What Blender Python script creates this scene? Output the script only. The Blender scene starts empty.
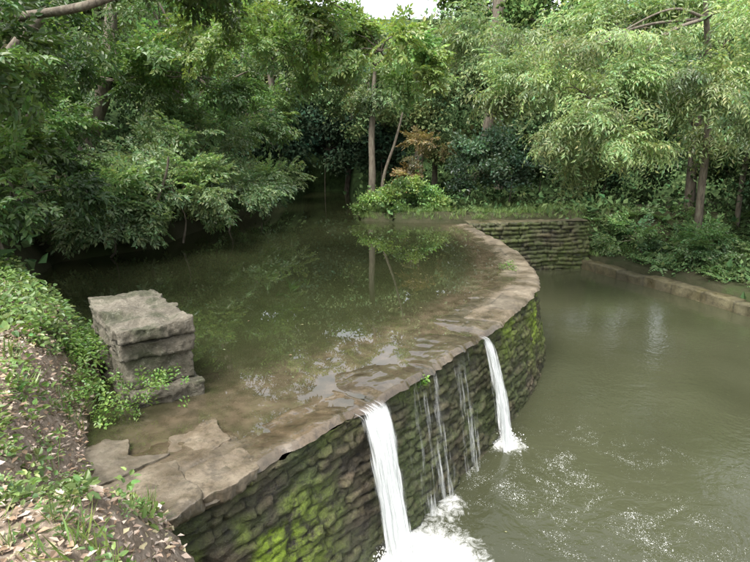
import bpy, math, random
import numpy as np
from mathutils import Vector, Matrix
R=np.random.default_rng(7); random.seed(7)
S=bpy.context.scene
# ---------------------------------------------------------------- helpers
def hsh(ix,iy,iz,seed=0):
    n=(ix.astype(np.int64)*374761393+iy.astype(np.int64)*668265263+iz.astype(np.int64)*2147483647+seed*974711)&0x7fffffff
    n=((n^(n>>13))*1274126177)&0x7fffffff
    n=(n^(n>>16))&0xffffff
    return n/float(0xffffff)
def vnoise(x,y,z=0.0,seed=0):
    x=np.asarray(x,float);y=np.asarray(y,float);z=np.zeros_like(x)+z
    xi=np.floor(x);yi=np.floor(y);zi=np.floor(z)
    fx=x-xi;fy=y-yi;fz=z-zi
    fx=fx*fx*(3-2*fx);fy=fy*fy*(3-2*fy);fz=fz*fz*(3-2*fz)
    r=0
    for a in (0,1):
        for b in (0,1):
            for c in (0,1):
                w=(fx if a else 1-fx)*(fy if b else 1-fy)*(fz if c else 1-fz)
                r=r+w*hsh(xi+a,yi+b,zi+c,seed)
    return r*2-1
def fbm(x,y,z=0.0,o=4,seed=0):
    r=0;a=1.0;f=1.0
    for i in range(o):
        r=r+a*vnoise(np.asarray(x)*f,np.asarray(y)*f,np.asarray(z)*f,seed+i);a*=.5;f*=2.03
    return r
def sstep(a,b,x):
    t=np.clip((x-a)/(b-a),0,1);return t*t*(3-2*t)
def mesh_np(name,V,F,mat,attrs=None,smooth=False,parent=None):
    V=np.asarray(V,dtype=np.float32);F=np.asarray(F,dtype=np.int32)
    me=bpy.data.meshes.new(name)
    me.vertices.add(len(V));me.vertices.foreach_set('co',V.ravel())
    m,k=F.shape
    me.loops.add(m*k);me.loops.foreach_set('vertex_index',F.ravel())
    me.polygons.add(m);me.polygons.foreach_set('loop_start',np.arange(m,dtype=np.int32)*k)
    me.update(calc_edges=True)
    me.polygons.foreach_set('use_smooth',np.full(m,smooth))
    if attrs:
        for an,av in attrs.items():
            av=np.asarray(av,dtype=np.float32)
            if av.ndim==1:
                a=me.attributes.new(an,'FLOAT','POINT');a.data.foreach_set('value',av)
            elif av.shape[1]==3:
                a=me.attributes.new(an,'FLOAT_VECTOR','POINT');a.data.foreach_set('vector',av.ravel())
            else:
                a=me.attributes.new(an,'FLOAT_COLOR','POINT');a.data.foreach_set('color',av.ravel())
    me.materials.append(mat)
    me.validate()
    ob=bpy.data.objects.new(name,me);S.collection.objects.link(ob)
    if parent:ob.parent=parent
    return ob
def empty(name):
    e=bpy.data.objects.new(name,None);S.collection.objects.link(e);e.empty_display_size=.2;return e
def gridfaces(nu,nv):
    i=np.arange(nu-1)[:,None]*nv+np.arange(nv-1)[None,:]
    i=i.ravel();return np.stack([i,i+nv,i+nv+1,i+1],1)
def catmull(P,step):
    P=np.array(P,float);Q=np.vstack([2*P[0]-P[1],P,2*P[-1]-P[-2]])
    out=[]
    for i in range(1,len(Q)-2):
        p0,p1,p2,p3=Q[i-1:i+3]
        n=20
        for t in np.arange(n)/n:
            out.append(.5*((2*p1)+(-p0+p2)*t+(2*p0-5*p1+4*p2-p3)*t*t+(-p0+3*p1-3*p2+p3)*t**3))
    out.append(P[-1]);out=np.array(out)
    d=np.r_[0,np.cumsum(np.linalg.norm(np.diff(out,axis=0),axis=1))]
    s=np.arange(0,d[-1],step)
    return np.stack([np.interp(s,d,out[:,k]) for k in range(out.shape[1])],1),s
def sdpoly(x,y,poly):
    P=np.array(poly,float);x=np.asarray(x,float);y=np.asarray(y,float)
    d=np.full(x.shape,1e9);ins=np.zeros(x.shape,bool)
    for i in range(len(P)):
        a=P[i];b=P[(i+1)%len(P)]
        e=b-a;L=e@e
        t=np.clip(((x-a[0])*e[0]+(y-a[1])*e[1])/L,0,1)
        d=np.minimum(d,np.hypot(x-a[0]-t*e[0],y-a[1]-t*e[1]))
        c=((a[1]>y)!=(b[1]>y))
        xx=a[0]+(y-a[1])*(e[0])/(e[1] if e[1]!=0 else 1e-9)
        ins^=c&(x<xx)
    return np.where(ins,d,-d)
# ---------------------------------------------------------------- materials
class NT:
    def __init__(s,name):
        s.m=bpy.data.materials.new(name);s.m.use_nodes=True
        s.t=s.m.node_tree;s.n=s.t.nodes;s.l=s.t.links
        s.b=s.n['Principled BSDF'];s.o=s.n['Material Output']
    def new(s,ty,**k):
        n=s.n.new(ty)
        for a,b in k.items():setattr(n,a,b)
        return n
    def link(s,a,b):s.l.new(a,b)
    def obj(s):return s.new('ShaderNodeTexCoord').outputs['Object']
    def noise(s,scale,detail=4,rough=.55,vec=None,dist=0):
        n=s.new('ShaderNodeTexNoise');n.inputs['Scale'].default_value=scale;n.inputs['Detail'].default_value=detail
        n.inputs['Roughness'].default_value=rough;n.inputs['Distortion'].default_value=dist
        s.link(vec if vec is not None else s.obj(),n.inputs['Vector']);return n.outputs['Fac']
    def ramp(s,fac,stops):
        n=s.new('ShaderNodeValToRGB');r=n.color_ramp
        while len(r.elements)<len(stops):r.elements.new(.5)
        for e,(p,c) in zip(r.elements,stops):
            e.position=p;e.color=(*c,1) if len(c)==3 else c
        s.link(fac,n.inputs['Fac']);return n.outputs['Color']
    def mix(s,fac,a,b,mode='MIX'):
        n=s.new('ShaderNodeMix',data_type='RGBA',blend_type=mode)
        for sock,v in ((n.inputs[0],fac),(n.inputs[6],a),(n.inputs[7],b)):
            if isinstance(v,(int,float)):sock.default_value=v
            elif isinstance(v,tuple):sock.default_value=(*v,1)
            else:s.link(v,sock)
        return n.outputs[2]
    def math(s,op,a,b=0.0,clamp=False):
        n=s.new('ShaderNodeMath',operation=op);n.use_clamp=clamp
        for sock,v in ((n.inputs[0],a),(n.inputs[1],b)):
            if isinstance(v,(int,float)):sock.default_value=v
            else:s.link(v,sock)
        return n.outputs[0]
    def mapr(s,v,a,b,c,d):
        n=s.new('ShaderNodeMapRange');n.inputs[1].default_value=a;n.inputs[2].default_value=b;n.inputs[3].default_value=c;n.inputs[4].default_value=d
        s.link(v,n.inputs[0]);return n.outputs[0]
    def attr(s,name,out='Fac'):
        n=s.new('ShaderNodeAttribute');n.attribute_name=name;return n.outputs[out]
    def bump(s,h,strength=.3,dist=.02):
        n=s.new('ShaderNodeBump');n.inputs['Strength'].default_value=strength;n.inputs['Distance'].default_value=dist
        s.link(h,n.inputs['Height']);s.link(n.outputs[0],s.b.inputs['Normal']);return n
    def col(s,c):
        if isinstance(c,tuple):s.b.inputs['Base Color'].default_value=(*c,1)
        else:s.link(c,s.b.inputs['Base Color'])
    def rough(s,c):
        if isinstance(c,(int,float)):s.b.inputs['Roughness'].default_value=c
        else:s.link(c,s.b.inputs['Roughness'])
    def scalevec(s,v):
        n=s.new('ShaderNodeMapping');n.inputs['Scale'].default_value=v;s.link(s.obj(),n.inputs['Vector']);return n.outputs[0]

def leaf_mat(name,transl=.38,rough=.42):
    k=NT(name);c=k.attr('Col','Color');k.col(c);k.rough(rough);k.b.inputs['Specular IOR Level'].default_value=.6
    tr=k.new('ShaderNodeBsdfTranslucent')
    c2=k.mix(1.0,c,(1.2,1.3,.65),'MULTIPLY');k.link(c2,tr.inputs['Color'])
    mx=k.new('ShaderNodeMixShader');mx.inputs[0].default_value=transl
    k.link(k.b.outputs[0],mx.inputs[1]);k.link(tr.outputs[0],mx.inputs[2]);k.link(mx.outputs[0],k.o.inputs['Surface'])
    return k.m
M_leaf=leaf_mat('leaf_green')
k=NT('distant_leaf');df=k.new('ShaderNodeBsdfDiffuse');k.link(k.attr('Col','Color'),df.inputs['Color']);k.link(df.outputs[0],k.o.inputs['Surface']);M_far=k.m
k=NT('dead_leaf');k.col(k.attr('Col','Color'));k.rough(.7);M_dead=k.m
k=NT('bark');n1=k.noise(6,5,.6,k.scalevec((3,3,.6)));k.col(k.ramp(n1,[(.3,(.06,.048,.036)),(.55,(.16,.135,.10)),(.75,(.19,.20,.14))]));k.rough(.9);k.bump(n1,.8,.03);M_bark=k.m
k=NT('woodland_soil');n1=k.noise(.7,6,.6);n2=k.noise(14,5,.7)
lit=k.attr('litter');fa=k.attr('woods')
base=k.ramp(n1,[(.35,(.028,.036,.016)),(.55,(.05,.048,.028)),(.7,(.038,.058,.02))])
base=k.mix(fa,base,k.ramp(k.noise(2.5,8,.75),[(.35,(.012,.022,.008)),(.6,(.05,.085,.028))]))
lt=k.ramp(n2,[(.3,(.11,.085,.06)),(.5,(.24,.19,.145)),(.7,(.38,.32,.26))])
k.col(k.mix(lit,base,lt));k.rough(1.);k.b.inputs['Specular IOR Level'].default_value=.1;k.bump(n2,.8,.03);M_soil=k.m
k=NT('weir_masonry');m=k.attr('moss');tone=k.attr('tone');prof=k.attr('prof');n1=k.noise(7,6,.7);n2=k.noise(38,4,.75);n3=k.noise(1.3,5,.65)
st=k.ramp(n1,[(.3,(.028,.025,.016)),(.5,(.070,.060,.041)),(.68,(.15,.128,.093))])
st=k.mix(.85,st,k.ramp(tone,[(0,(.45,.45,.43)),(1,(1.3,1.15,1.0))]),'MULTIPLY')
gr=k.ramp(n2,[(.35,(.026,.038,.012)),(.6,(.072,.094,.026))])
mf=k.math('ADD',k.mapr(n3,.34,.58,0,.9),k.mapr(n1,.4,.7,-.25,.25),True)
st=k.mix(mf,st,gr)
br=k.ramp(n2,[(.3,(.10,.16,.012)),(.65,(.26,.36,.03))])
mb=k.math('MULTIPLY',m,k.mapr(n1,.36,.54,0,1),True)
st=k.mix(mb,st,br)
st=k.mix(1.0,st,k.ramp(prof,[(0,(.3,.3,.28)),(.6,(1,1,1))]),'MULTIPLY')
k.col(st);k.rough(k.mapr(n1,.3,.7,.25,.8));k.bump(n2,.9,.025);M_wall=k.m
def crest_mat(name,tint):
    k=NT(name);wet=k.attr('wet');cr=k.attr('crack');tone=k.attr('tone')
    n1=k.noise(2.6,7,.7);n2=k.noise(26,5,.75);n3=k.noise(1.4,5,.6)
    dry=k.ramp(n1,[(.28,(.08,.065,.045)),(.5,(.155,.13,.095)),(.7,(.27,.235,.18))])
    dry=k.mix(.7,dry,k.ramp(tone,[(0,(.68,.68,.64)),(1,(1.2,1.15,1.08))]),'MULTIPLY')
    dry=k.mix(k.mapr(n2,.50,.70,0,.65),dry,(.065,.065,.035))
    dry=k.mix(k.mapr(k.noise(7,6,.75),.52,.62,0,.6),dry,(.05,.042,.03))
    dry=k.mix(1.0,dry,tint,'MULTIPLY')
    we=k.mix(1.0,dry,(.55,.48,.40),'MULTIPLY')
    wm=k.math('ADD',wet,k.mapr(n3,.32,.68,-.45,.45),True)
    c=k.mix(wm,dry,we);c=k.mix(k.math('MULTIPLY',cr,.75),c,(.03,.028,.018));k.col(c)
    k.rough(k.mapr(wm,.1,.6,.7,.12))
    k.link(k.mapr(wm,.35,.7,.0,1.),k.b.inputs['Coat Weight']);k.b.inputs['Coat Roughness'].default_value=.03
    k.bump(n2,.5,.02);return k.m
M_crest=crest_mat('weir_crest_stone',(1.,1.,1.));M_kerb=crest_mat('kerb_stone',(.62,.66,.50))
k=NT('dressed_stone');n1=k.noise(3,7,.75);n2=k.noise(34,5,.75);n3=k.noise(2.4,6,.65,dist=.5)
c=k.ramp(n1,[(.3,(.075,.066,.046)),(.5,(.15,.132,.098)),(.7,(.26,.235,.18))])
c=k.mix(k.mapr(n3,.47,.60,0,.85),c,(.050,.056,.026));c=k.mix(k.mapr(n2,.56,.66,0,.5),c,(.32,.31,.25));c=k.mix(k.mapr(n2,.44,.34,0,.8),c,(.035,.032,.022))
k.col(c);k.rough(.9);k.bump(k.math('ADD',n2,k.math('MULTIPLY',n1,1.5)),.9,.03);M_stone=k.m
# waters
k=NT('pool_water');sh=k.attr('shallow');n1=k.noise(.6,3,.5)
c=k.mix(k.mapr(n1,.35,.65,0,1),(.022,.026,.011),(.030,.034,.015))
n4=k.noise(3,6,.65);shm=k.math('MULTIPLY',sh,k.mapr(n4,.3,.7,.35,1.1),True)
c=k.mix(shm,c,k.ramp(k.noise(5,6,.7),[(.35,(.055,.042,.026)),(.6,(.115,.088,.058))]));k.col(c);k.rough(.0);k.b.inputs['IOR'].default_value=1.70
n5=k.noise(1.6,3,.5,k.scalevec((1,.8,1)));n6=k.noise(9,2,.5)
k.bump(k.math('ADD',n5,k.math('MULTIPLY',n6,.15)),.02,.04);M_pool=k.m
k=NT('river_water');fo=k.attr('foam');sp=k.attr('speck')
n1=k.noise(.5,3,.5);c=k.mix(k.mapr(n1,.35,.65,0,1),(.042,.045,.024),(.054,.057,.032))
nf=k.noise(7,9,.82,dist=1.8);fm=k.math('SUBTRACT',k.math('ADD',fo,nf),.93);fm=k.mapr(fm,0,.34,0,1)
vo=k.new('ShaderNodeTexVoronoi');vo.inputs['Scale'].default_value=36;k.link(k.obj(),vo.inputs['Vector'])
ns=k.noise(1.3,6,.75,None,1.8)
thr=k.math('MULTIPLY',k.math('MULTIPLY',sp,k.mapr(ns,.42,.64,0,1)),.30)
dots=k.mapr(k.math('SUBTRACT',thr,vo.outputs['Distance']),-.03,.08,0,.6)
vo2=k.new('ShaderNodeTexVoronoi');vo2.inputs['Scale'].default_value=90;k.link(k.obj(),vo2.inputs['Vector'])
dots2=k.mapr(k.math('SUBTRACT',k.math('MULTIPLY',thr,1.1),vo2.outputs['Distance']),-.03,.05,0,.55)
fall=k.math('MAXIMUM',fm,k.math('MAXIMUM',dots,dots2))
c=k.mix(fall,c,(.74,.75,.72));k.col(c);k.rough(k.mapr(fall,0,1,.05,.6));k.b.inputs['IOR'].default_value=1.45
n5=k.noise(3.0,4,.55,k.scalevec((1,1.2,1)),.6);n6=k.noise(14,3,.5)
h=k.math('ADD',k.math('MULTIPLY',n5,k.mapr(sp,0,1,.35,1.4)),k.math('MULTIPLY',n6,.25));h=k.math('ADD',h,k.math('MULTIPLY',fall,.4))
k.bump(h,.12,.12);M_river=k.m
k=NT('falling_water');fl=k.attr('flow','Vector')
mp=k.new('ShaderNodeMapping');mp.inputs['Scale'].default_value=(80,2.6,1);k.link(fl,mp.inputs['Vector'])
nn=k.noise(1,6,.78,mp.outputs[0],.7);k.col(k.mix(k.mapr(nn,.4,.6,0,1),(.66,.70,.68),(.93,.94,.93)));k.rough(.45)
dn=k.attr('dens')
al=k.math('SUBTRACT',k.math('ADD',k.math('MULTIPLY',dn,.75),k.math('MULTIPLY',nn,1.6)),1.02);al=k.mapr(al,0,.62,0,.92);k.link(al,k.b.inputs['Alpha'])
M_fall=k.m
k=NT('splash_foam');k.col((.85,.86,.84));k.rough(.5);M_foam=k.m

# ---------------------------------------------------------------- weir geometry
OUT=[(-2.1,2.25),(-1.68,2.68),(-1.20,3.17),(-.72,3.74),(-.12,4.48),(.5,5.26),(1.28,6.32),(2.15,7.65),(2.78,8.95),(3.10,10.3),(3.24,12.1),(3.12,14.2),(2.92,16.6)]
INN=[(-2.75,2.9),(-2.35,3.4),(-1.95,3.85),(-1.5,4.45),(-.85,5.2),(-.3,5.86),(.45,6.75),(1.25,7.95),(1.88,9.2),(2.28,10.6),(2.47,12.3),(2.45,14.3),(2.25,16.6)]
oc,_=catmull(OUT,.03);N=len(oc)
def resamp(P,n):
    q,_=catmull(P,.02);i=np.linspace(0,len(q)-1,n);return np.stack([np.interp(i,np.arange(len(q)),q[:,k]) for k in (0,1)],1)
ic=resamp(INN,N);s=np.arange(N)*.03
tan=np.gradient(oc,axis=0);tan/=np.linalg.norm(tan,axis=1)[:,None]
nor=np.stack([tan[:,1],-tan[:,0]],1)
weir=empty('stone_weir')
dz=np.arange(0,2.2,.016);nd=len(dz)
sfine=np.arange(0,s[-1],.022);NF=len(sfine)
ocf=np.stack([np.interp(sfine,s,oc[:,q]) for q in (0,1)],1);norf=np.stack([np.interp(sfine,s,nor[:,q]) for q in (0,1)],1)
SS,DD=np.meshgrid(sfine,dz,indexing='ij')
def masonry(SS,DD,h,Lm,seed,ed=.016):
    wob=fbm(SS*1.3,DD*1.5,0,3,seed)*.035+fbm(SS*6,DD*6,0,2,seed+20)*.010
    rr=(DD+wob)/h;row=np.floor(rr);fr=rr-row
    Lr=Lm*(.6+1.0*hsh(row,row*0,row*0,seed+1));off=hsh(row,row*0+3,row*0,seed+2)*5
    uu=SS/Lr+off+.55*vnoise(SS/Lr,row*7.3,0,seed+5);cell=np.floor(uu);fu=uu-cell
    e=np.minimum(np.minimum(fu,1-fu)*Lr,np.minimum(fr,1-fr)*h)
    e=e+fbm(SS*18,DD*18,0,3,seed+9)*.007
    prof=sstep(.001,ed,e);rnd=hsh(cell,row,row*0,seed+3)
    return prof,rnd
prof,rnd=masonry(SS,DD,.085,.30,11)
disp=prof*.022+(rnd-.5)*.045*prof+fbm(SS*9,DD*16,0,4,31)*.022+fbm(SS*.9,DD*.8,0,3,37)*.04
bat=DD/1.5*.27+disp-.03
X=ocf[:,0][:,None]+norf[:,0][:,None]*bat;Y=ocf[:,1][:,None]+norf[:,1][:,None]*bat
V=np.stack([X,Y,-.045-DD],-1).reshape(-1,3)
def sof(p): return s[np.argmin(np.hypot(oc[:,0]-p[0],oc[:,1]-p[1]))]
s_near=sof((-.9,3.5));s_f1=sof((-.12,4.5));s_f2=sof((1.32,6.38));s_m=sof((2.75,8.8))
moss=1.3*np.exp(-((SS-s_near+.1)/.62)**2)*sstep(.2,.55,DD)*sstep(-.9,.2,fbm(SS*2.2,DD*2.5,0,3,75))+1.3*np.exp(-((SS-s_m)/.8)**2)*sstep(1.4,.6,DD)*sstep(-.8,.2,fbm(SS*1.5,DD*2,0,3,72))+.6*np.exp(-((SS-sof((1.9,7.2)))/.4)**2)*sstep(.8,.2,DD)+.25*sstep(.35,0,DD)*sstep(0,.6,fbm(SS*2.5,DD*3,0,3,76))
mesh_np('masonry_face',V,gridfaces(NF,nd),M_wall,{'moss':moss.ravel(),'tone':rnd.ravel(),'prof':prof.ravel()},True,weir)
# crest
tt=np.linspace(-.03,1.45,64);nt=len(tt)
ST,TT=np.meshgrid(s,tt,indexing='ij')
wdt=np.linalg.norm(ic-oc,axis=1)[:,None]
xx=oc[:,0][:,None]*(1-TT)+ic[:,0][:,None]*TT;yy=oc[:,1][:,None]*(1-TT)+ic[:,1][:,None]*TT
lipw=(fbm(ST*2.2,ST*0,0,4,5)*.04+fbm(ST*12,ST*0,0,3,6)*.012)*sstep(.35,0.,TT)
xx=xx+nor[:,0][:,None]*(lipw+.03*sstep(.2,0,TT));yy=yy+nor[:,1][:,None]*(lipw+.03*sstep(.2,0,TT))
L=.75;u=ST/L+.5*vnoise(ST*.8,TT*0+3,0,2);cellu=np.floor(u)
tsplit=.42+.25*(hsh(cellu,cellu*0,cellu*0,8)-.5)
row=(TT+vnoise(ST*3,TT*3,0,6)*.04>tsplit).astype(float);u2=u+row*.43;cell2=np.floor(u2);fu=u2-cell2
fu=fu+fbm(ST*4,TT*5,0,3,15)*.04
e=np.minimum(np.minimum(np.abs(fu),np.abs(1-fu))*L,np.abs(TT-tsplit)*wdt)
e=e+fbm(ST*9,TT*9,0,3,19)*.010
jo=1-sstep(.002,.014,e);rn=hsh(cell2,row,row*0,18)
jo=jo*(hsh(cell2,row+5,row*0,22)>.55)*(TT<.95)
zz=.022-.022*sstep(.30,.7,TT)-.045*sstep(.6,1.1,TT)-.4*sstep(1.0,1.5,TT)+(rn-.5)*.014*sstep(1.1,.8,TT)+fbm(xx*1.1,yy*1.1,0,5,25)*.016+fbm(xx*9,yy*9,0,3,26)*.004-jo*.015
zz-= .05*sstep(.02,-.03,TT)
low=np.clip(np.exp(-((ST-s_f1+.05)/.30)**2)+.85*np.exp(-((ST-s_f1+.75)/.45)**2)*sstep(.05,.35,TT)+.9*np.exp(-((ST-s_f2)/.22)**2)+.75*np.exp(-((ST-(s_f1+s_f2)/2)/.6)**2)*sstep(.0,.3,TT),0,1)
zz-=low*.050
wet=.18+1.1*np.exp(-((ST-s_f1+.25)/1.0)**2)+.9*np.exp(-((ST-s_f2)/.6)**2)+.6*sstep(.3,.8,TT)+.5*np.exp(-((ST-(s_f1+s_f2)/2)/1.4)**2)
mesh_np('crest_slabs',np.stack([xx,yy,zz],-1).reshape(-1,3),gridfaces(N,nt),M_crest,{'wet':np.clip(wet,0,1).ravel(),'crack':jo.ravel(),'tone':rn.ravel()},True,weir)
def slab(name,pts,z0,z1,mat,parent,seed=0,wetv=0.,jit=.012,tilt=(0,0),rough=.010):
    pts=np.array(pts,float);c=pts.mean(0)
    P=np.vstack([pts,pts[:1]]);d=np.r_[0,np.cumsum(np.linalg.norm(np.diff(P,axis=0),axis=1))]
    n=max(40,int(d[-1]/.015));q=np.linspace(0,d[-1],n,endpoint=False)
    ring=np.stack([np.interp(q,d,P[:,0]),np.interp(q,d,P[:,1])],1)
    ring=(np.roll(ring,1,0)+2*ring+np.roll(ring,-1,0))/4
    dirv=ring-c;dirv/=np.linalg.norm(dirv,axis=1)[:,None]
    rings=[];h=z1-z0
    pr=[(0,0.)]+[(a,1.) for a in np.linspace(0,.95,max(4,int(h/.018)))]+[(.99,.992),(1.,.975)]+[(1.,r_) for r_ in np.linspace(.92,.04,16)]+[(1.,0.)]
    for i,(a,rr) in enumerate(pr):
        z=z0+h*a
        jt=fbm(ring[:,0]*9+seed*3,ring[:,1]*9,z*14+seed,5,seed)*jit
        base=c+(ring-c)*rr+dirv*jt[:,None]*min(1,rr*1.1)
        zr=z+(fbm(base[:,0]*5,base[:,1]*5,seed*1.7,5,seed+4)*rough if a>=.94 else 0)
        zr=zr+(base[:,0]-c[0])*tilt[0]+(base[:,1]-c[1])*tilt[1]
        rings.append(np.column_stack([base,np.zeros(n)+zr]))
    V=np.vstack(rings);nr=len(rings)
    a=np.arange(nr-1)[:,None]*n;i=np.arange(n)[None];j=(i+1)%n
    F=np.stack([a+i,a+j,a+n+j,a+n+i],-1).reshape(-1,4)
    at={'wet':np.full(len(V),wetv),'crack':np.zeros(len(V)),'tone':np.full(len(V),(seed*.37)%1)}
    return mesh_np(name,V,F,mat,at,True,parent)
def frame(sv,t):
    i=min(N-1,max(0,int(sv/.03)));return oc[i]*(1-t)+ic[i]*t+nor[i]*.05*(t<.05)
def strip_slab(name,s0,s1,t0,t1,z0,z1,seed,wetv,skew=0.,tilt=(0,0)):
    r=np.random.default_rng(seed);j=lambda a=.05:r.uniform(-a,a)
    pts=[frame(s0+j(),t0),frame((s0*2+s1)/3,t0+j(.03)),frame((s0+s1*2)/3,t0+j(.03)),frame(s1+j(),t0+.02),frame(s1-.05+skew+j(),(t0+t1)/2+j()),frame(s1+.0+skew+j(),t1+j()),frame((s0+s1)/2,t1+.05+j(.1)),frame(s0+skew+j(),t1-.03+j()),frame(s0+.03+j(),(t0+t1)/2)]
    return slab(name,pts,z0,z1,M_crest,weir,seed,wetv,jit=.03,tilt=tilt,rough=.014)
a=sof((-1.2,3.17))
strip_slab('lip_flagstone_1',a-.62,a-.02,-.06,.50,-.07,.034,1,.35,.1,(.02,-.02))
strip_slab('lip_flagstone_2',a+.00,a+.52,-.04,.30,-.08,.022,2,.45,.08,(-.02,0))
strip_slab('lip_flagstone_3',a-.42,a+.10,.58,1.05,-.1,.026,3,.2,-.1,(0,.03))
strip_slab('lip_flagstone_5',a+.10,a+.62,.40,.84,-.1,.010,5,.5,.1,(-.01,.02))

# ---------------------------------------------------------------- polygons / terrain
o=[tuple(p) for p in OUT[1:]]
POOLC=o+[(3.2,17.1),(2.4,17.0),(.8,17.1),(-.5,17.6),(-.9,21.6),(-1.2,31),(-3.9,31),(-3.7,22),(-4.7,19),(-5.1,15.8),(-5.3,12.5),(-6.7,10.9),(-6.0,8.8),(-4.3,7.0),(-3.1,5.75),(-2.75,4.9),(-2.45,4.1),(-1.95,3.2)]
mid=[(.93*p[0]+.07*q[0],.93*p[1]+.07*q[1]) for p,q in zip(OUT,INN)][1:]
POOLW=mid+[(2.6,18),(.5,18.2),(-.2,22),(-.4,32),(-5,32),(-5,22),(-5.6,19),(-6,16),(-6.2,13),(-7.7,11),(-6.8,8.2),(-5,6.3),(-3.5,5),(-2.9,4.2),(-2.6,3.6)]
RIV=[(.1,-8),(-.15,0),(-1.0,2.5),(-1.45,3.1),(-1.4,4.2),(-.85,5.2),(-.3,5.86),(.45,6.75),(1.25,7.95),(1.88,9.2),(2.28,10.6),(2.47,12.3),(2.45,14.3),(2.6,16.9),(6.9,17.85),(7.15,16.75),(7.75,15.55),(8.5,13.8),(9.1,11.9),(10.4,8),(12,0),(12.5,-8)]
def ground(x,y):
    x=np.asarray(x,float);y=np.asarray(y,float)
    sd=np.maximum(sdpoly(x,y,POOLC),sdpoly(x,y,RIV));d=np.maximum(-sd,0)
    right=sstep(6.2,7.2,x)*sstep(18.6,17.2,y)
    left=.05+.55*sstep(0,.5,d)+.15*np.minimum(d,30)
    left=np.where(x<-5,left+.12*np.minimum(d,20),left)
    spit=.06+.10*sstep(0,.4,d)+.02*d+.30*np.maximum(0,y-23)*1.0
    far=sstep(15.5,18.5,y)
    l=left*(1-far)+np.where(x>-2.5,spit,left+.22*np.maximum(0,y-23))*far
    r=-1.13+.10*d+.25*np.maximum(0,d-3)
    z=l*(1-right)+r*right
    z=np.where((x>3)&(y<16.5),r,z)
    z=z+fbm(x*.6,y*.6,0,4,91)*.10*sstep(.1,1.5,d)+fbm(x*3,y*3,0,3,93)*.02
    z=np.where(sd>0,z-7*np.minimum(sd,.5),z)
    return z
gx=np.r_[np.linspace(-70,-10,40),np.arange(-9.8,13,.12),np.linspace(13.2,70,40)]
gy=np.r_[np.linspace(-40,-4,20),np.arange(-3.8,26,.12),np.linspace(26.3,95,60)]
GX,GY=np.meshgrid(gx,gy,indexing='ij');GZ=ground(GX,GY)
litter=np.clip(sstep(1.6,.3,np.hypot((GX+2.4)/2.4,(GY-2.6)/3.4)-.4)*sstep(7,5.5,GY),0,1)
woods=sstep(20,24,GY)
mesh_np('ground',np.stack([GX,GY,GZ],-1).reshape(-1,3),gridfaces(len(gx),len(gy)),M_soil,{'litter':litter.ravel(),'woods':woods.ravel()},True)
def water(name,poly,z,res,bb,mat,attrf,pad=0.):
    x=np.arange(bb[0],bb[1],res);y=np.arange(bb[2],bb[3],res);A,B=np.meshgrid(x,y,indexing='ij')
    sd=sdpoly(A,B,poly);F=gridfaces(len(x),len(y));keep=(sd.ravel()[F]>-pad).all(1);F=F[keep]
    used=np.unique(F);mp=np.full(A.size,-1);mp[used]=np.arange(len(used));F=mp[F]
    a=A.ravel()[used];b=B.ravel()[used]
    return mesh_np(name,np.stack([a,b,np.full_like(a,z)],1),F,mat,attrf(a,b),True)
def pool_attr(a,b):
    P=ic[::8];d=np.min(np.hypot(a[:,None]-P[None,:,0],b[:,None]-P[None,:,1]),axis=1)
    Q=(oc*.6+ic*.4)[::8];d2=np.min(np.hypot(a[:,None]-Q[None,:,0],b[:,None]-Q[None,:,1]),axis=1)
    return {'shallow':np.clip(.75*np.exp(-(d/.26)**2)+.85*np.exp(-(d2/.38)**2)+.25*np.exp(-(d/.8)**2)+.3*np.exp(-((a+1.5)**2+(b-4.8)**2)/.6),0,.9)}
water('pool_water',POOLW,-.022,.05,(-8,3.2,3.3,32),M_pool,pool_attr)
def riv_attr(a,b):
    def g(c,sx):return np.exp(-((a-c[0])**2+(b-c[1])**2)/sx**2)
    fo=.70*g((.20,4.15),.34)+.55*g((.50,4.2),.42)+.42*g((.3,3.8),.6)+.60*g((1.68,6.4),.22)+.42*g((1.9,6.2),.38)+.30*g((.85,5.1),.3)+.36*g((.8,4.3),.9)+.28*g((1.2,5.75),.25)
    P=oc[::8]+nor[::8]*.32;d=np.min(np.hypot(a[:,None]-P[None,:,0],b[:,None]-P[None,:,1]),axis=1)
    sp=1.0*g((1.2,4.6),1.5)+.65*g((2.6,5.2),1.7)+.3*g((4,7),3)+.6*g((2,3),2)
    return {'foam':np.clip(fo+.15*np.exp(-(d/.15)**2),0,1.0),'speck':np.clip(sp,0,1)}
water('river_water',RIV,-1.5,.09,(-2,13,-8,19),M_river,riv_attr,.3)

# ---------------------------------------------------------------- stone pier
pil=empty('stone_pier')
A=np.array([-2.27,4.43]);B=np.array([-1.72,4.80]);C=np.array([-2.50,5.80]);D_=np.array([-3.02,5.38]);ctr=(A+B+C+D_)/4
def quad(sc,sh=(0,0)):return [tuple(ctr+(p-ctr)*sc+np.array(sh)) for p in (A,B,C,D_)]
slab('base_block',quad(1.02,(.05,-.02)),-.5,.13,M_stone,pil,11,jit=.045,rough=.02)
slab('lower_block',quad(.90),.125,.43,M_stone,pil,12,jit=.034,tilt=(.02,0),rough=.02)
slab('upper_block',quad(.97,(-.01,0)),.44,.60,M_stone,pil,13,jit=.038,tilt=(-.015,.01),rough=.02)
slab('cap_slab',quad(1.03),.62,.74,M_stone,pil,14,jit=.042,tilt=(-.02,.0),rough=.034)

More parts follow.
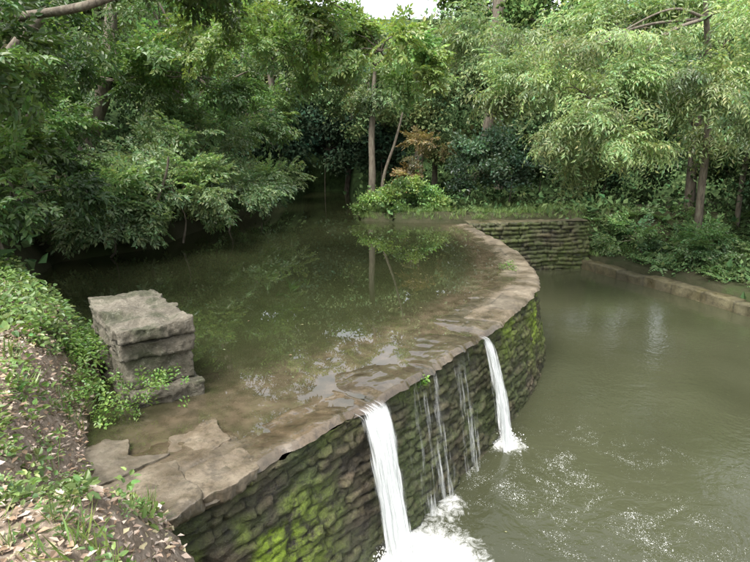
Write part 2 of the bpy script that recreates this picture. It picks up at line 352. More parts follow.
def wall_line(name,P0,P1,z0,z1,thick,h,Lm,mat,seed,step=None):
    P0=np.array(P0);P1=np.array(P1);Lw=np.linalg.norm(P1-P0);t=(P1-P0)/Lw;n=np.array([t[1],-t[0]])
    e=empty(name);sv=np.arange(0,Lw,.035);dv=np.arange(0,z1-z0,.03)
    A_,B_=np.meshgrid(sv,dv,indexing='ij');pr,rd=masonry(A_,B_,h,Lm,seed,.03)
    off=pr*.06+(rd-.5)*.09+B_*.12+fbm(A_*5,B_*5,0,3,seed)*.03
    V=np.stack([P0[0]+t[0]*A_+n[0]*off,P0[1]+t[1]*A_+n[1]*off,z1-B_],-1).reshape(-1,3)
    ms=np.clip(.15+.4*fbm(A_*.8,B_*.8,0,3,seed),0,1)*.4
    mesh_np('face',V,gridfaces(len(sv),len(dv)),mat,{'moss':ms.ravel(),'tone':rd.ravel(),'prof':pr.ravel()},True,e)
    wv=np.linspace(-.02,thick,10);A_,B_=np.meshgrid(sv,wv,indexing='ij')
    zt=z1+.004+fbm(A_*3,B_*3,0,3,seed)*.03
    zt[:,0]-=.05
    V=np.stack([P0[0]+t[0]*A_-n[0]*B_,P0[1]+t[1]*A_-n[1]*B_,zt],-1).reshape(-1,3)
    u=A_/.7;cl=np.floor(u);fe=np.minimum(u-cl,1-(u-cl))*.7
    mesh_np('coping',V,gridfaces(len(sv),len(wv)),M_kerb,{'wet':np.full(V.shape[0],.1),'crack':(1-sstep(.004,.03,fe)).ravel(),'tone':hsh(cl,cl*0,cl*0,seed).ravel()},True,e)
    return e
wall_line('stone_retaining_wall',(2.9,16.35),(6.95,17.2),-2.2,.05,.6,.13,.40,M_wall,41)
kb=empty('river_edging_kerb')
kp,ks=catmull([(6.72,17.2),(6.85,16.6),(7.32,15.39),(8.08,13.6),(8.72,11.7),(10.0,8),(11.6,0)],.05)
kt=np.gradient(kp,axis=0);kt/=np.linalg.norm(kt,axis=1)[:,None];kn=np.stack([kt[:,1],-kt[:,0]],1)
secs=[(.0,-2.2),(.0,-1.27),(.01,-1.24),(.04,-1.225),(.15,-1.22),(.3,-1.22),(.42,-1.23),(.45,-1.4)]
Vv=[];cr=[];tn=[]
for j,(w,z) in enumerate(secs):
    cl=np.floor(ks/.9);rj=(hsh(cl,cl*0,cl*0,3)-.5)
    fe=np.minimum(ks/.9-cl,1-(ks/.9-cl))*.9
    ww=w+rj*.06+fbm(ks*4,ks*0,j*.3,3,9)*.02
    Vv.append(np.column_stack([kp-kn*ww[:,None],z+rj*.05+fbm(ks*3,ks*0,j*.5,3,4)*.02-.02*(fe<.03)]));cr.append((fe<.03)*.7);tn.append(rj+.5)
Vv=np.stack(Vv,1).reshape(-1,3)
mesh_np('kerb_stones',Vv,gridfaces(len(ks),len(secs)),M_kerb,{'wet':np.full(len(Vv),.15),'crack':np.stack(cr,1).ravel(),'tone':np.stack(tn,1).ravel()},True,kb)

# ---------------------------------------------------------------- waterfalls
def cascade(name,sc,w0,w1,nlay,dens,parent,seed,cling=0.,lean=0.):
    for Lr in range(nlay):
        nu=max(8,int(max(w0,w1)/.010));nv=90
        U=np.linspace(-1,1,nu);q=np.linspace(0,1,nv)
        UU,QQ=np.meshgrid(U,q,indexing='ij')
        wid=(w0+(w1-w0)*QQ**1.2)/2
        ss=sc+UU*wid+fbm(QQ*2.5+Lr*5,UU*1.5,Lr,3,seed+Lr)*.035*QQ+lean*QQ
        i=np.clip(ss/.03,0,N-1);ii=np.arange(N)
        px=np.interp(i,ii,oc[:,0]);py=np.interp(i,ii,oc[:,1]);nx=np.interp(i,ii,nor[:,0]);ny=np.interp(i,ii,nor[:,1])
        top=sstep(0,.10,QQ);drop=np.clip((QQ-.08)/.92,0,1)
        out=-.10*(1-top)+.07+.09*np.sqrt(drop)*(1-cling)+.27*drop+.025*Lr+fbm(UU*3*max(1,w0/.15),QQ*5,Lr,4,seed+3)*.014*(.3+drop)
        z=-.012-.012*(top)-drop**1.2*1.48
        V=np.stack([px+nx*out,py+ny*out,z],-1).reshape(-1,3)
        edge=sstep(1.05,.35,np.abs(UU)+fbm(UU*3,QQ*3,Lr,3,seed+8)*.35)
        dd=dens*(.30+.70*sstep(.06,.20,QQ))*edge*sstep(0,.07,QQ)
        if cling>0: dd=dd*(.45+.75*sstep(-.3,.5,fbm((sc+UU*wid)*16,QQ*2.6,0,3,seed+12)))*(.7+.5*QQ)
        fl=np.stack([ss+Lr*3.1,QQ*1.5+Lr*7,UU*0],-1).reshape(-1,3)
        mesh_np('%s_sheet_%d'%(name,Lr+1),V,gridfaces(nu,nv),M_fall,{'dens':dd.ravel(),'flow':fl},True,parent)
wf=empty('waterfall');cascade('main',s_f1+.04,.42,.50,3,1.0,wf,50)
wf2=empty('waterfall');cascade('second',s_f2,.16,.40,3,.95,wf2,60,0,.08)
w_=empty('trickling_water')
cascade('veil_a',s_f1+.85,.75,.95,1,.38,w_,70,1.);cascade('veil_b',s_f1+1.75,.50,.55,1,.33,w_,71,1.)
def blobs(name,c,sx,n,rmax,zmax,parent,seed):
    r=np.random.default_rng(seed)
    octv=np.array([(1,0,0),(-1,0,0),(0,1,0),(0,-1,0),(0,0,1),(0,0,-1)],float)
    of=np.array([(0,2,4),(2,1,4),(1,3,4),(3,0,4),(2,0,5),(1,2,5),(3,1,5),(0,3,5)])
    pos=np.column_stack([r.normal(c[0],sx,n),r.normal(c[1],sx,n),-1.5+np.abs(r.normal(0,zmax,n))])
    rad=rmax*r.random(n)**3+.002
    V=(pos[:,None,:]+octv[None]*rad[:,None,None]*(.7+.6*r.random((n,6,1)))).reshape(-1,3)
    F=(of[None]+np.arange(n)[:,None,None]*6).reshape(-1,3)
    mesh_np(name,V,F,M_foam,None,True,parent)
blobs('splash',(.18,4.22),.13,1500,.012,.06,wf,1);blobs('splash_2',(1.72,6.42),.10,800,.011,.05,wf2,2)

# ---------------------------------------------------------------- foliage
def leafverts(base,ax,nrm,L,W,fold=.12):
    ax=ax/np.linalg.norm(ax);side=np.cross(nrm,ax);side/=np.linalg.norm(side)+1e-9;up=np.cross(ax,side)
    m=base+ax*L*.42
    return [base,m+side*W*.5+up*L*fold,base+ax*L-up*L*fold*.6,m-side*W*.5+up*L*fold]
def ovate(base,ax,nrm,L,W,fold=.10):
    ax=ax/np.linalg.norm(ax);side=np.cross(nrm,ax);side/=np.linalg.norm(side)+1e-9;up=np.cross(ax,side)
    tip=base+ax*L-up*L*.14;o_=[]
    for sg in (1,-1):
        a=base+ax*L*.24+side*sg*W*.46+up*L*fold;b=base+ax*L*.66+side*sg*W*.40+up*L*fold*.6
        q=[base,a,b,tip];o_+=q if sg==1 else [base,tip,b,a]
    return o_
def tmpl(kind,seed):
    r=np.random.default_rng(seed);V=[]
    if kind in('broad','broad2'):
        lf=leafverts if kind=='broad' else ovate
        for tw in range(5):
            st=np.array([.12+.17*tw,0,-.03*tw]);sg=1 if tw%2 else -1
            d=np.array([.75,sg*.65*(tw<4),-.12+r.normal(0,.12)]);ln=.48*(1-.09*tw)
            nl=7
            for j in range(nl):
                p=st+d*ln*(j+.6)/nl+np.array([0,0,-.10*((j/nl)**2)]);s2=1 if j%2 else -1
                side=np.cross(d,[0,0,1]);ax=d*.55+side*s2*.75+np.array([0,0,-.25])+r.normal(0,.18,3)
                if j==nl-1:ax=d+r.normal(0,.1,3)
                V+=lf(p,ax,np.array([0,0,1.])+r.normal(0,.38,3),.19*r.uniform(.75,1.2),.105*r.uniform(.85,1.15))
    elif kind=='pinnate':
        for tw in range(6):
            st=np.array([.16*tw,0,0.]);sg=1 if tw%2 else -1
            d=np.array([.7,sg*r.uniform(.3,.9)*(tw<5),r.uniform(-.15,.2)]);d/=np.linalg.norm(d);ln=r.uniform(.42,.6);nl=5
            for j in range(nl):
                f=(j+.8)/nl;p=st+d*ln*f+np.array([0,0,-.32*f*f*ln*1.6])
                dd=d+np.array([0,0,-1.0*f]);dd/=np.linalg.norm(dd)
                side=np.cross(dd,[0,0,1]);side/=np.linalg.norm(side)
                for s2 in ((1,-1) if j<nl-1 else (0,)):
                    ax=dd*.55+side*s2*.8+np.array([0,0,-.3])+r.normal(0,.1,3)
                    V+=leafverts(p,ax,np.array([0,0,1.])+r.normal(0,.25,3),.18*r.uniform(.8,1.15),.065)
    elif kind=='clump':
        for j in range(22):
            p=r.normal(0,.3,3)*np.array([1,1,.55]);ax=r.normal(0,1,3)+np.array([.6,0,-.3])
            V+=leafverts(p,ax,np.array([0,0,1.])+r.normal(0,.5,3),.25*r.uniform(.7,1.2),.16)
    elif kind=='herb':
        for j in range(13):
            f=j/13;an=j*2.4;p=np.array([f*.8,.05*math.cos(an),.05*math.sin(an)])
            ax=np.array([.25,math.cos(an),math.sin(an)])+r.normal(0,.15,3);b=p+ax*.10
            n_=np.array([1.,0,.2])+r.normal(0,.35,3)
            V+=ovate(b,ax,n_,.30*(1.1-.5*f)*r.uniform(.8,1.2),.20*(1.1-.5*f))
    elif kind=='grass':
        for j in range(9):
            b=r.normal(0,.10,3)*np.array([0.1,1,1]);ax=np.array([1,0,0])+r.normal(0,.3,3)
            V+=leafverts(b,ax,np.array([0,0,1.])+r.normal(0,.5,3),1.*r.uniform(.6,1.1),.04,.05)
    elif kind=='fern':
        for fr in range(6):
            an=fr*1.05+r.normal(0,.2);h=np.array([math.cos(an),math.sin(an),0])
            for j in range(9):
                f=(j+1)/9;p=np.array([.75*f-.55*f*f,0,0])+np.array([0,h[0],h[1]])*f*.9
                dd=np.array([.75-1.1*f,h[0],h[1]]);sd_=np.array([0,-h[1],h[0]])
                for s2 in (1,-1):
                    V+=leafverts(p,sd_*s2+dd*.3,np.array([1.,0,0])+r.normal(0,.15,3),.30*(1.15-f),.085)
    return np.array(V)
TM={k_:[tmpl(k_,i+3) for i in range(4)] for k_ in ('broad','broad2','pinnate','clump','herb','grass','fern')}
def norm(v):return v/(np.linalg.norm(v,axis=-1,keepdims=True)+1e-9)
def leaves(name,pos,dirs,scale,col,kind,parent,mat=None,lv=.20,upj=.3):
    n=len(pos);Vs=[];Cs=[];X=norm(dirs);up=np.array([0,0,1.])+R.normal(0,upj,(n,3))
    if kind in('herb','grass','fern'):up=R.normal(0,1,(n,3))
    g=8 if kind in('herb','broad2') else 4
    Z=norm(up-(up*X).sum(1,keepdims=True)*X);Yv=np.cross(Z,X);idx=R.integers(0,4,n)
    for t in range(4):
        T=TM[kind][t];q=np.where(idx==t)[0]
        if len(q)==0:continue
        W=pos[q,None,:]+scale[q,None,None]*(T[None,:,0:1]*X[q,None,:]+T[None,:,1:2]*Yv[q,None,:]+T[None,:,2:3]*Z[q,None,:])
        nl=len(T)//g
        c=col[q,None,:]*(1+R.normal(0,lv,(len(q),nl,1)))
        c[...,0]*=1+R.normal(0,.12,(len(q),nl))
        c=np.repeat(np.clip(c,.004,.9),g,axis=1)
        Vs.append(W.reshape(-1,3));Cs.append(c.reshape(-1,3))
    V=np.vstack(Vs);C=np.vstack(Cs);C=np.column_stack([C,np.ones(len(C))])
    F=np.arange(len(V)).reshape(-1,4)
    return mesh_np(name,V,F,mat or M_leaf,{'Col':C},False,parent)
def tube(path,radii,sides=8,seed=0):
    P=np.array(path,float)
    Q,_=catmull(P,.18)
    n=len(Q)
    if n<3:Q=np.array([P[0],(P[0]+P[-1])/2,P[-1]]);n=3
    rr=np.interp(np.linspace(0,1,n),np.linspace(0,1,len(radii)),radii)
    T=norm(np.gradient(Q,axis=0));ref=np.array([.3,.9,.2]);A_=norm(np.cross(T,ref));B_=np.cross(T,A_)
    th=np.linspace(0,2*math.pi,sides,endpoint=False)
    bump=1+.12*vnoise(np.repeat(np.arange(n)[:,None]*.4,sides,1),np.repeat(th[None],n,0)*1.3,seed)
    V=Q[:,None,:]+(A_[:,None,:]*np.cos(th)[None,:,None]+B_[:,None,:]*np.sin(th)[None,:,None])*(rr[:,None]*bump)[...,None]
    V=V.reshape(-1,3)
    i=np.arange(n-1)[:,None]*sides;j=np.arange(sides)[None]
    F=np.stack([i+j,i+(j+1)%sides,i+sides+(j+1)%sides,i+sides+j],-1).reshape(-1,4)
    return V,F
def tubes_obj(name,lst,parent,mat=None):
    Vs=[];Fs=[];o_=0
    for i,(p,r_) in enumerate(lst):
        V,F=tube(p,r_,8 if max(r_)>.04 else 5,i);Vs.append(V);Fs.append(F+o_);o_+=len(V)
    return mesh_np(name,np.vstack(Vs),np.vstack(Fs),mat or M_bark,None,True,parent)
def plant(name,trunk,trad,ells,kind,size,col,zmin=-9,down=.3,hue=.06,branches=True,colv=.24,mat=None,den=1.):
    e=empty(name);P=[];Dd=[];C=[];tb=[]
    if trunk is not None:tb.append((trunk,trad))
    tp=np.array(trunk if trunk is not None else [(ells[0][0],ells[0][1],ells[0][2]-ells[0][5])],float)
    for (cx,cy,cz,rx,ry,rz,n) in ells:
        n=int(n*den);c=np.array([cx,cy,cz]);rd=np.array([rx,ry,rz])
        m=max(4,int(n/16));d=norm(R.normal(0,1,(m,3)));d[:,2]=np.where(d[:,2]<-.5,-d[:,2],d[:,2])
        sub=c+d*rd*R.uniform(.45,1.0,(m,1));sb=R.normal(1,colv,m);sh=R.normal(0,hue,m)
        w=R.integers(0,m,n);p=sub[w]+norm(R.normal(0,1,(n,3)))*rd*R.uniform(.05,.36,(n,1))*np.array([1,1,.6])
        out=norm((p-c)/rd)
        P.append(p);Dd.append(out*.75+R.normal(0,.45,(n,3))+np.array([0,0,-down]))
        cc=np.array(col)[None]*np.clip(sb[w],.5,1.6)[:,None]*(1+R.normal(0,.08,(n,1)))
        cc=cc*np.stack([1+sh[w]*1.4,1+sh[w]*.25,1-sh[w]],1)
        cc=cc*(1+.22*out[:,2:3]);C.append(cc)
        if branches:
            if trunk is not None:
                j=np.argmin(np.linalg.norm(tp-c-np.array([0,0,-.6]),axis=1));j=min(max(j,len(tp)//2),len(tp)-1);a=tp[j]
                mid_=(a+c)/2+np.array([0,0,.10*np.linalg.norm(a-c)])+R.normal(0,.12,3)
                r0=min(.05,trad[min(j,len(trad)-1)]*.6);tb.append(([a,mid_,c],[r0,r0*.6,r0*.3]))
            else:
                a=np.array([cx+R.normal(0,.2),cy+R.normal(0,.2),max(zmin,cz-rz)-.1]);tb.append(([a,(a+c)/2+R.normal(0,.1,3),c],[.03,.02,.012]))
            for q in range(min(m,14)):
                md=(c+sub[q])/2+R.normal(0,.08,3)+np.array([0,0,.08]);tb.append(([c,md,sub[q]],[.018,.011,.004]))
    P=np.vstack(P);Dd=np.vstack(Dd);C=np.vstack(C)
    P[:,2]=np.where(P[:,2]<zmin,zmin+np.abs(R.normal(0,.12,len(P))),P[:,2])
    low=P[:,2]<zmin+.35;Dd[low,2]=np.abs(Dd[low,2])*.3
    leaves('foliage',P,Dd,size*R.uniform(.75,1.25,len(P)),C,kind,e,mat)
    if tb:tubes_obj('trunk_and_branches',tb,e)
    return e
DK=(.075,.125,.038);MD=(.115,.185,.060);LT=(.19,.27,.085);GL=(.18,.25,.12);BL=(.075,.125,.072)
plant('overhanging_tree',[(-7.6,7.2,.8),(-7.3,7.3,2.4),(-6.2,7.4,3.6),(-4.6,7.3,3.9),(-3.3,7.2,4.1),(-1.6,7.6,5.0)],[.20,.15,.09,.055,.045,.03],
 [(-4.3,6.4,3.35,1.3,1.0,.75,150),(-5.2,8.2,4.1,1.9,1.3,.9,190),(-2.9,8.4,4.55,1.3,1.1,.6,100),(-1.8,9,5.0,1.2,1.2,.5,70)],'broad2',.46,DK,down=.35,den=1.3)
plant('overhanging_tree',[(-8.5,12,1.5),(-7.5,11.5,4),(-4.5,11,5.8),(-2,10.5,5.4),(-.4,10.2,4.6)],[.2,.14,.06,.04,.015],
 [(.1,10.2,4.0,.85,.8,.6,110),(-1.1,10.4,4.4,.8,.8,.5,70),(.75,10.3,3.55,.42,.4,.45,36),(-1.9,10.5,3.9,1.0,.9,.65,90),(-2.9,11.5,4.3,1.1,.9,.9,90)],'broad2',.42,LT,down=.5,den=1.35)
plant('laurel_shrub',None,None,[(-6.3,8.8,1.9,1.5,1.4,1.4,270),(-5.0,7.4,1.6,.9,.8,.7,110),(-7.2,10.5,2.6,1.8,1.6,1.5,200)],'broad2',.48,(.095,.155,.052),zmin=.35,den=1.25)
plant('bankside_shrub',None,None,[(-5.7,11.3,.95,1.25,1.0,.85,240),(-4.7,12.6,1.15,1.2,1.0,.95,240),(-5.6,13.6,1.7,1.6,1.3,1.3,210)],'broad',.52,GL,zmin=.08,down=.4,den=1.5,hue=.03)
plant('bankside_shrub',None,None,[(-4.4,15.2,1.0,1.4,1.4,1.0,220),(-5.2,16.2,2.2,1.6,1.5,1.4,210),(-3.9,18.3,1.1,1.2,1.3,.9,150)],'broad',.56,GL,zmin=.06,down=.4,den=1.4,hue=.03)
plant('deciduous_tree',[(-8,14.5,1.5),(-7,14.6,4),(-6.5,14.8,7),(-6,15,9)],[.22,.18,.12,.06],
 [(-6.2,13.6,3.9,1.9,1.6,1.3,200),(-4.7,14.6,4.1,1.6,1.5,1.0,180),(-5.6,15,5.4,2.2,2,1.0,110),(-3.5,16.2,5.2,1.6,1.4,.9,90)],'broad',.58,MD,den=1.25)
plant('deciduous_tree',[(-6.6,19.5,1.2),(-6,19.5,4),(-5.5,19.5,8)],[.2,.15,.08],
 [(-4.4,19.2,3.4,1.6,1.5,1.3,160),(-3.6,20.5,5.2,2.0,1.8,1.3,150),(-6.2,20,5.8,2.5,2,1.6,140)],'broad',.72,(.15,.225,.09),den=1.15)
tubes_obj('leaning_stem',[([(-5.0,11.6,.3),(-4.7,11.4,1.1),(-4.4,11.4,1.8),(-4.3,11.4,2.3)],[.045,.04,.03,.02])],None)
plant('alder_tree',[(-.15,20,.1),(-.1,20,1.4),(-.12,20.1,3),(.0,20.3,5.2)],[.15,.13,.11,.06],
 [(-.3,20.6,4.6,1.5,1.3,1.0,110),(-1.3,21.5,5.6,1.6,1.4,.9,80),(.9,21,5.4,1.5,1.3,1.0,85)],'broad',.64,(.18,.26,.105))
tubes_obj('sapling_stem',[([(.2,20.1,.1),(.35,20,1.4),(.75,20,2.6),(1.2,20.2,4.4)],[.07,.06,.045,.02])],None)
plant('waterside_plants',None,None,[(.15,18.0,.5,.75,.6,.5,150),(1.2,18.1,.65,.8,.6,.6,170),(2.1,18.2,.4,.7,.5,.35,90)],'clump',.38,(.16,.25,.075),zmin=.08,branches=False)
plant('autumn_shrub',[(1.8,20.4,.1),(1.8,20.4,1.4)],[.05,.03],[(1.75,20.2,2.2,.75,.6,.75,60),(1.5,20.1,1.2,.6,.5,.5,40)],'broad',.5,(.22,.17,.075),hue=.10)
plant('deciduous_tree',[(2.6,23.5,.5),(2.6,23.5,3),(2.7,23.5,5)],[.14,.1,.05],[(2.4,22.5,3.6,1.7,1.1,1.3,190),(4.4,23,4.8,1.7,1.1,1.4,170),(.4,23.5,3.3,1.3,.9,1.0,130),(2.6,22.6,1.9,1.6,.9,1.0,150),(-1.2,24,4.0,1.6,.9,.9,130)],'clump',.66,(.175,.24,.11),mat=M_far)
plant('holly_bush',None,None,[(3.7,19.2,1.6,1.3,1.0,1.2,240),(4.9,20,1.7,1.3,1.,1.3,180)],'clump',.5,BL,zmin=.15)
plant('yew_bush',None,None,[(-2.6,29,2.2,3.2,1.3,2.4,420),(-1.7,25.5,4.8,2.6,1.2,1.1,200),(-4.2,24,2.4,1.5,1.3,1.8,200),(.3,24.5,1.8,1.2,1.0,1.5,180)],'clump',.85,(.06,.10,.06),zmin=.1,mat=M_far)
plant('ash_tree',[(10.2,16.6,-.9),(10.0,16.4,.6),(9.75,16.1,2.4),(9.3,15.6,4.0),(8.6,15,5.6),(8,14.5,7)],[.13,.12,.10,.09,.07,.04],
 [(5.1,13.0,3.35,1.6,1.3,.75,170),(3.7,13.4,3.65,1.0,.9,.5,70),(6.8,13.3,3.5,1.4,1.3,.9,140),(8.2,12.8,3.4,1.2,1.2,.9,110),(5.4,12.6,2.25,1.1,.9,.55,100),(4.5,12.4,2.8,.9,.8,.5,65),(5.5,14,4.8,2.2,1.7,.6,110),(8.6,13,4.9,2,1.6,.6,70)],'pinnate',.62,(.245,.315,.145),down=.55,colv=.20,hue=.03,den=1.25)
plant('deciduous_tree',[(11.5,19.5,-.5),(11.4,19.5,3),(11.2,19.5,8)],[.2,.17,.1],
 [(7.5,17.5,5.7,2.6,2,1.0,150),(11,18,5.4,2.6,2.2,1.5,150),(11.3,16.8,3.3,1.6,1.5,1.3,120),(4.5,18.5,5.6,2.0,1.7,1.1,110)],'pinnate',.9,(.20,.27,.12),down=.4,hue=.03)
plant('understorey_bush',None,None,[(6.3,20.5,1.8,2.0,1.2,1.9,300),(9.0,20.5,1.8,2.2,1.2,2.2,300),(12.5,18.5,1.2,1.8,1.5,2.0,240),(12.5,14.5,1.6,1.8,1.8,2.,220)],'clump',.66,(.060,.098,.045),zmin=-1.1,mat=M_far)
plant('understorey_bush',None,None,[(9.9,15.4,-.55,1.1,.7,.55,150),(8.6,17.1,-.5,.9,.6,.55,120),(10.6,13.6,-.4,.9,1.,.6,150)],'broad',.5,(.11,.185,.07),zmin=-1.1)
tubes_obj('slender_trunk',[([(12,17.5,-.8),(11.9,17.4,2),(12.3,17.2,5)],[.09,.08,.06])],None)
plant('tall_tree',[(5.2,25.5,.6),(5.3,25.4,4),(5.4,25.3,8),(5.6,25.2,13)],[.36,.31,.28,.2],
 [(3.5,26.5,8.6,2.0,2.0,.9,70),(7.5,26,8.3,2.6,2.2,1.2,90),(8.5,24.5,6.8,2.2,1.6,1.4,110)],'clump',1.0,MD,mat=M_far)
bx=[(-20,24,6,4,3,5),(-14,22,5,4,3,5),(-10,17,5,2.5,3,4),(-9,25,7,3.5,3,4),(-12,10,5,3,4,4),(-5.5,29,6.4,3.2,2.5,2.6),(-1.5,30,6.4,3.2,2.5,2.0),(2.2,28,5.8,2.6,2,2.2),(3.2,31,7.0,3.5,2.5,2.2),(7.5,30,6.5,3.2,2.5,3.2),(12,28,6.2,3.5,3,4.0),(17,26,5,4,3,4.5),(17,18,4,3,4,4.5),(22,22,6,4,4,5),(15,10,3,2.5,4,4),(5.5,24,3.2,2.2,1.3,2.4),(-8,34,9.0,5,3,3.5),(8,35,8.0,5,3,3),(16,33,9,5,3,3.5),(-16,32,10,5,3,5),(0,33,4.5,5,1.5,2.5)]
cols=[(.145,.205,.095),(.17,.23,.115),(.185,.24,.13),(.14,.20,.10)]  # pale greens, distance haze put into the leaf colour
for i,(cx,cy,cz,rx,ry,rz) in enumerate(bx):
    gz=float(ground(np.array([cx]),np.array([cy]))[0])
    plant('background_tree',[(cx,cy,gz-.2),(cx+.2,cy,(gz+cz)/2),(cx,cy,cz+rz*.5)],[.25,.2,.08],[(cx,cy,cz,rx,ry,rz,int(19*rx*rz))],'clump',1.15,cols[i%4],colv=.28,mat=M_far)

def scatter(name,kind,n,xr,yr,cond,sc,col,tilt=.25,mat=None):
    x=R.uniform(*xr,n);y=R.uniform(*yr,n);g=cond(x,y);x=x[g];y=y[g];z=ground(x,y)
    P=np.column_stack([x,y,z]);Dd=np.array([0,0,1.])+R.normal(0,tilt,(len(x),3))
    C=np.array(col)[None]*R.uniform(.65,1.35,(len(x),1))
    return leaves(name,P,Dd,R.uniform(sc[0],sc[1],len(x)),C,kind,None,mat)
def landd(x,y):return -np.maximum(sdpoly(x,y,POOLC),sdpoly(x,y,RIV))
scatter('fern_patch','fern',340,(7.2,13),(9,18.5),lambda x,y:landd(x,y)>.35,(.35,.65),(.13,.21,.08))
scatter('grass','grass',4200,(-1,9),(16.9,21),lambda x,y:landd(x,y)>.02,(.10,.28),(.17,.25,.08))
scatter('ground_cover','clump',1500,(7,14),(8,19),lambda x,y:landd(x,y)>.42,(.2,.4),(.095,.155,.06),mat=M_far)
scatter('woodland_ground_cover','clump',3600,(-16,16),(7,44),lambda x,y:(landd(x,y)>.25)&(~((x>6.8)&(y<17)&(x<8))),(.5,1.1),(.085,.135,.055),mat=M_far)
def fg(lo,hi,th,sd_):
    return lambda x,y:(landd(x,y)>lo)&(landd(x,y)<hi)&(fbm(x*1.4,y*1.4,0,3,sd_)>th)&(np.hypot(x,y)>1.5)&~((x>-3.1)&(y>4.2)&(x<-1.6)&(y<5.9)&(landd(x,y)<-.02))
scatter('nettle_patch','herb',1300,(-3.6,-.5),(1.8,5.6),fg(-.06,.50,-.5,61),(.08,.21),(.175,.265,.08),.5)
scatter('nettle_patch','herb',560,(-5.5,-3.0),(4.4,7.5),fg(.0,1.6,-.9,62),(.16,.32),(.165,.25,.08),.4)
scatter('ivy','herb',800,(-4.5,-.5),(1.5,6),fg(.3,2.8,.15,63),(.07,.13),(.12,.20,.06),.6)
scatter('grass_tufts','grass',420,(-3.6,-.6),(1.8,6),fg(.0,1.6,-.2,64),(.12,.28),(.18,.25,.08),.5)
n=38000;x=R.uniform(-5.5,-.2,n);y=R.uniform(1.0,7,n);g=(landd(x,y)>.03);x=x[g];y=y[g];z=ground(x,y)+.014;n=len(x)
an=R.uniform(0,6.28,n);Lf=R.uniform(.02,.06,n);ax=np.column_stack([np.cos(an),np.sin(an),R.normal(0,.25,n)]);nr=np.array([0,0,1.])+R.normal(0,.35,(n,3))
sd_=norm(np.cross(nr,ax));b=np.column_stack([x,y,z])
V=np.stack([b,b+ax*Lf[:,None]*.45+sd_*Lf[:,None]*.32+[0,0,.006],b+ax*Lf[:,None],b+ax*Lf[:,None]*.45-sd_*Lf[:,None]*.32+[0,0,.008]],1).reshape(-1,3)
pal=np.array([(.32,.23,.17),(.42,.33,.26),(.20,.14,.09),(.48,.40,.33),(.28,.19,.12),(.34,.30,.18)])
C=pal[R.integers(0,6,n)]*R.uniform(.7,1.2,(n,1));C=np.repeat(np.column_stack([C,np.ones(n)]),4,axis=0)
mesh_np('leaf_litter',V,np.arange(len(V)).reshape(-1,4),M_dead,{'Col':C})
def floaters(name,n,poly,z,bb,L0,L1,lim):
    x=R.uniform(bb[0],bb[1],n);y=R.uniform(bb[2],bb[3],n);g=sdpoly(x,y,poly)>lim;x=x[g];y=y[g];n=len(x)
    an=R.uniform(0,6.28,n);Lf=R.uniform(L0,L1,n)[:,None];ax=np.column_stack([np.cos(an),np.sin(an),0*an]);sd=np.column_stack([-np.sin(an),np.cos(an),0*an]);b=np.column_stack([x,y,np.full(n,z)])
    V=np.stack([b,b+ax*Lf*.45+sd*Lf*.3+[0,0,.004],b+ax*Lf,b+ax*Lf*.45-sd*Lf*.3+[0,0,.004]],1).reshape(-1,3)
    C=np.array([(.20,.20,.09),(.18,.13,.07),(.13,.16,.07)])[R.integers(0,3,n)];C=np.repeat(np.column_stack([C,np.ones(n)]),4,axis=0)
    mesh_np(name,V,np.arange(len(V)).reshape(-1,4),M_dead,{'Col':C})
floaters('floating_leaves',30,RIV,-1.494,(0,11,4,17),.02,.04,.6)
floaters('floating_leaves',80,POOLC,-.016,(-6,3,5,20),.02,.05,.5)
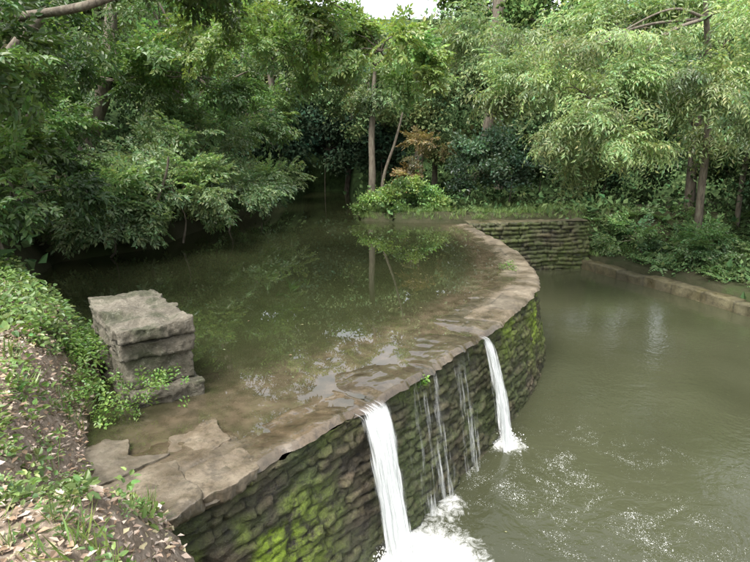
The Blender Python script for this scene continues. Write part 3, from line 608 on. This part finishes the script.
def tuft(name,p,kind,n,sc,col,spread=.06,tilt=.5):
    P=np.array(p)+R.normal(0,spread,(n,3))*np.array([1,1,.3]);Dd=np.array([0,0,1.])+R.normal(0,tilt,(n,3))
    leaves(name,P,Dd,R.uniform(sc*.7,sc*1.2,n),np.array(col)[None]*R.uniform(.7,1.3,(n,1)),kind,None)
tuft('weed_tuft',(2.62,10.2,.02),'herb',8,.18,(.16,.27,.07),.07)
tuft('weed_tuft',(.50,5.18,-.12),'herb',6,.13,(.17,.29,.06),.05)
tuft('ivy_trail',(-1.95,4.48,.25),'herb',24,.12,(.15,.25,.06),.10)
tuft('ivy_trail',(-2.25,4.25,.10),'herb',34,.13,(.15,.25,.06),.15)
tuft('ivy_trail',(-3.0,4.95,.35),'herb',60,.17,(.15,.25,.07),.2)
tuft('ivy_trail',(-2.65,4.3,.2),'herb',60,.14,(.15,.25,.07),.2)
tuft('water_weed',(-1.35,8.3,-.02),'grass',14,.22,(.06,.11,.03),.26,2.0)
# ---------------------------------------------------------------- light, sky, camera
el=math.radians(60);az=math.radians(215)
w=bpy.data.worlds.new("World");S.world=w;w.use_nodes=True;nt_=w.node_tree
bg=nt_.nodes['Background'];sk=nt_.nodes.new('ShaderNodeTexSky');sk.sky_type='NISHITA';sk.sun_disc=False
sk.sun_elevation=el;sk.sun_rotation=az;sk.air_density=1.0;sk.dust_density=4.0
hs=nt_.nodes.new('ShaderNodeHueSaturation');hs.inputs['Saturation'].default_value=.25
nt_.links.new(sk.outputs[0],hs.inputs['Color']);nt_.links.new(hs.outputs[0],bg.inputs['Color']);bg.inputs['Strength'].default_value=.48
sl=bpy.data.lights.new('sun','SUN');sl.energy=3.9;sl.angle=math.radians(26);sl.color=(1,.965,.90)
so=bpy.data.objects.new('sun',sl);S.collection.objects.link(so)
dv=Vector((math.sin(az)*math.cos(el),math.cos(az)*math.cos(el),math.sin(el)))
so.rotation_euler=dv.to_track_quat('Z','Y').to_euler()
cam=bpy.data.cameras.new('camera');co=bpy.data.objects.new('camera',cam);S.collection.objects.link(co)
co.location=(0,0,2.3);co.rotation_euler=(math.radians(76),0,0);cam.lens=25.44;cam.sensor_width=36;cam.clip_end=500;cam.clip_start=.05
S.camera=co
S.view_settings.view_transform='Standard';S.view_settings.look='None';S.view_settings.exposure=0
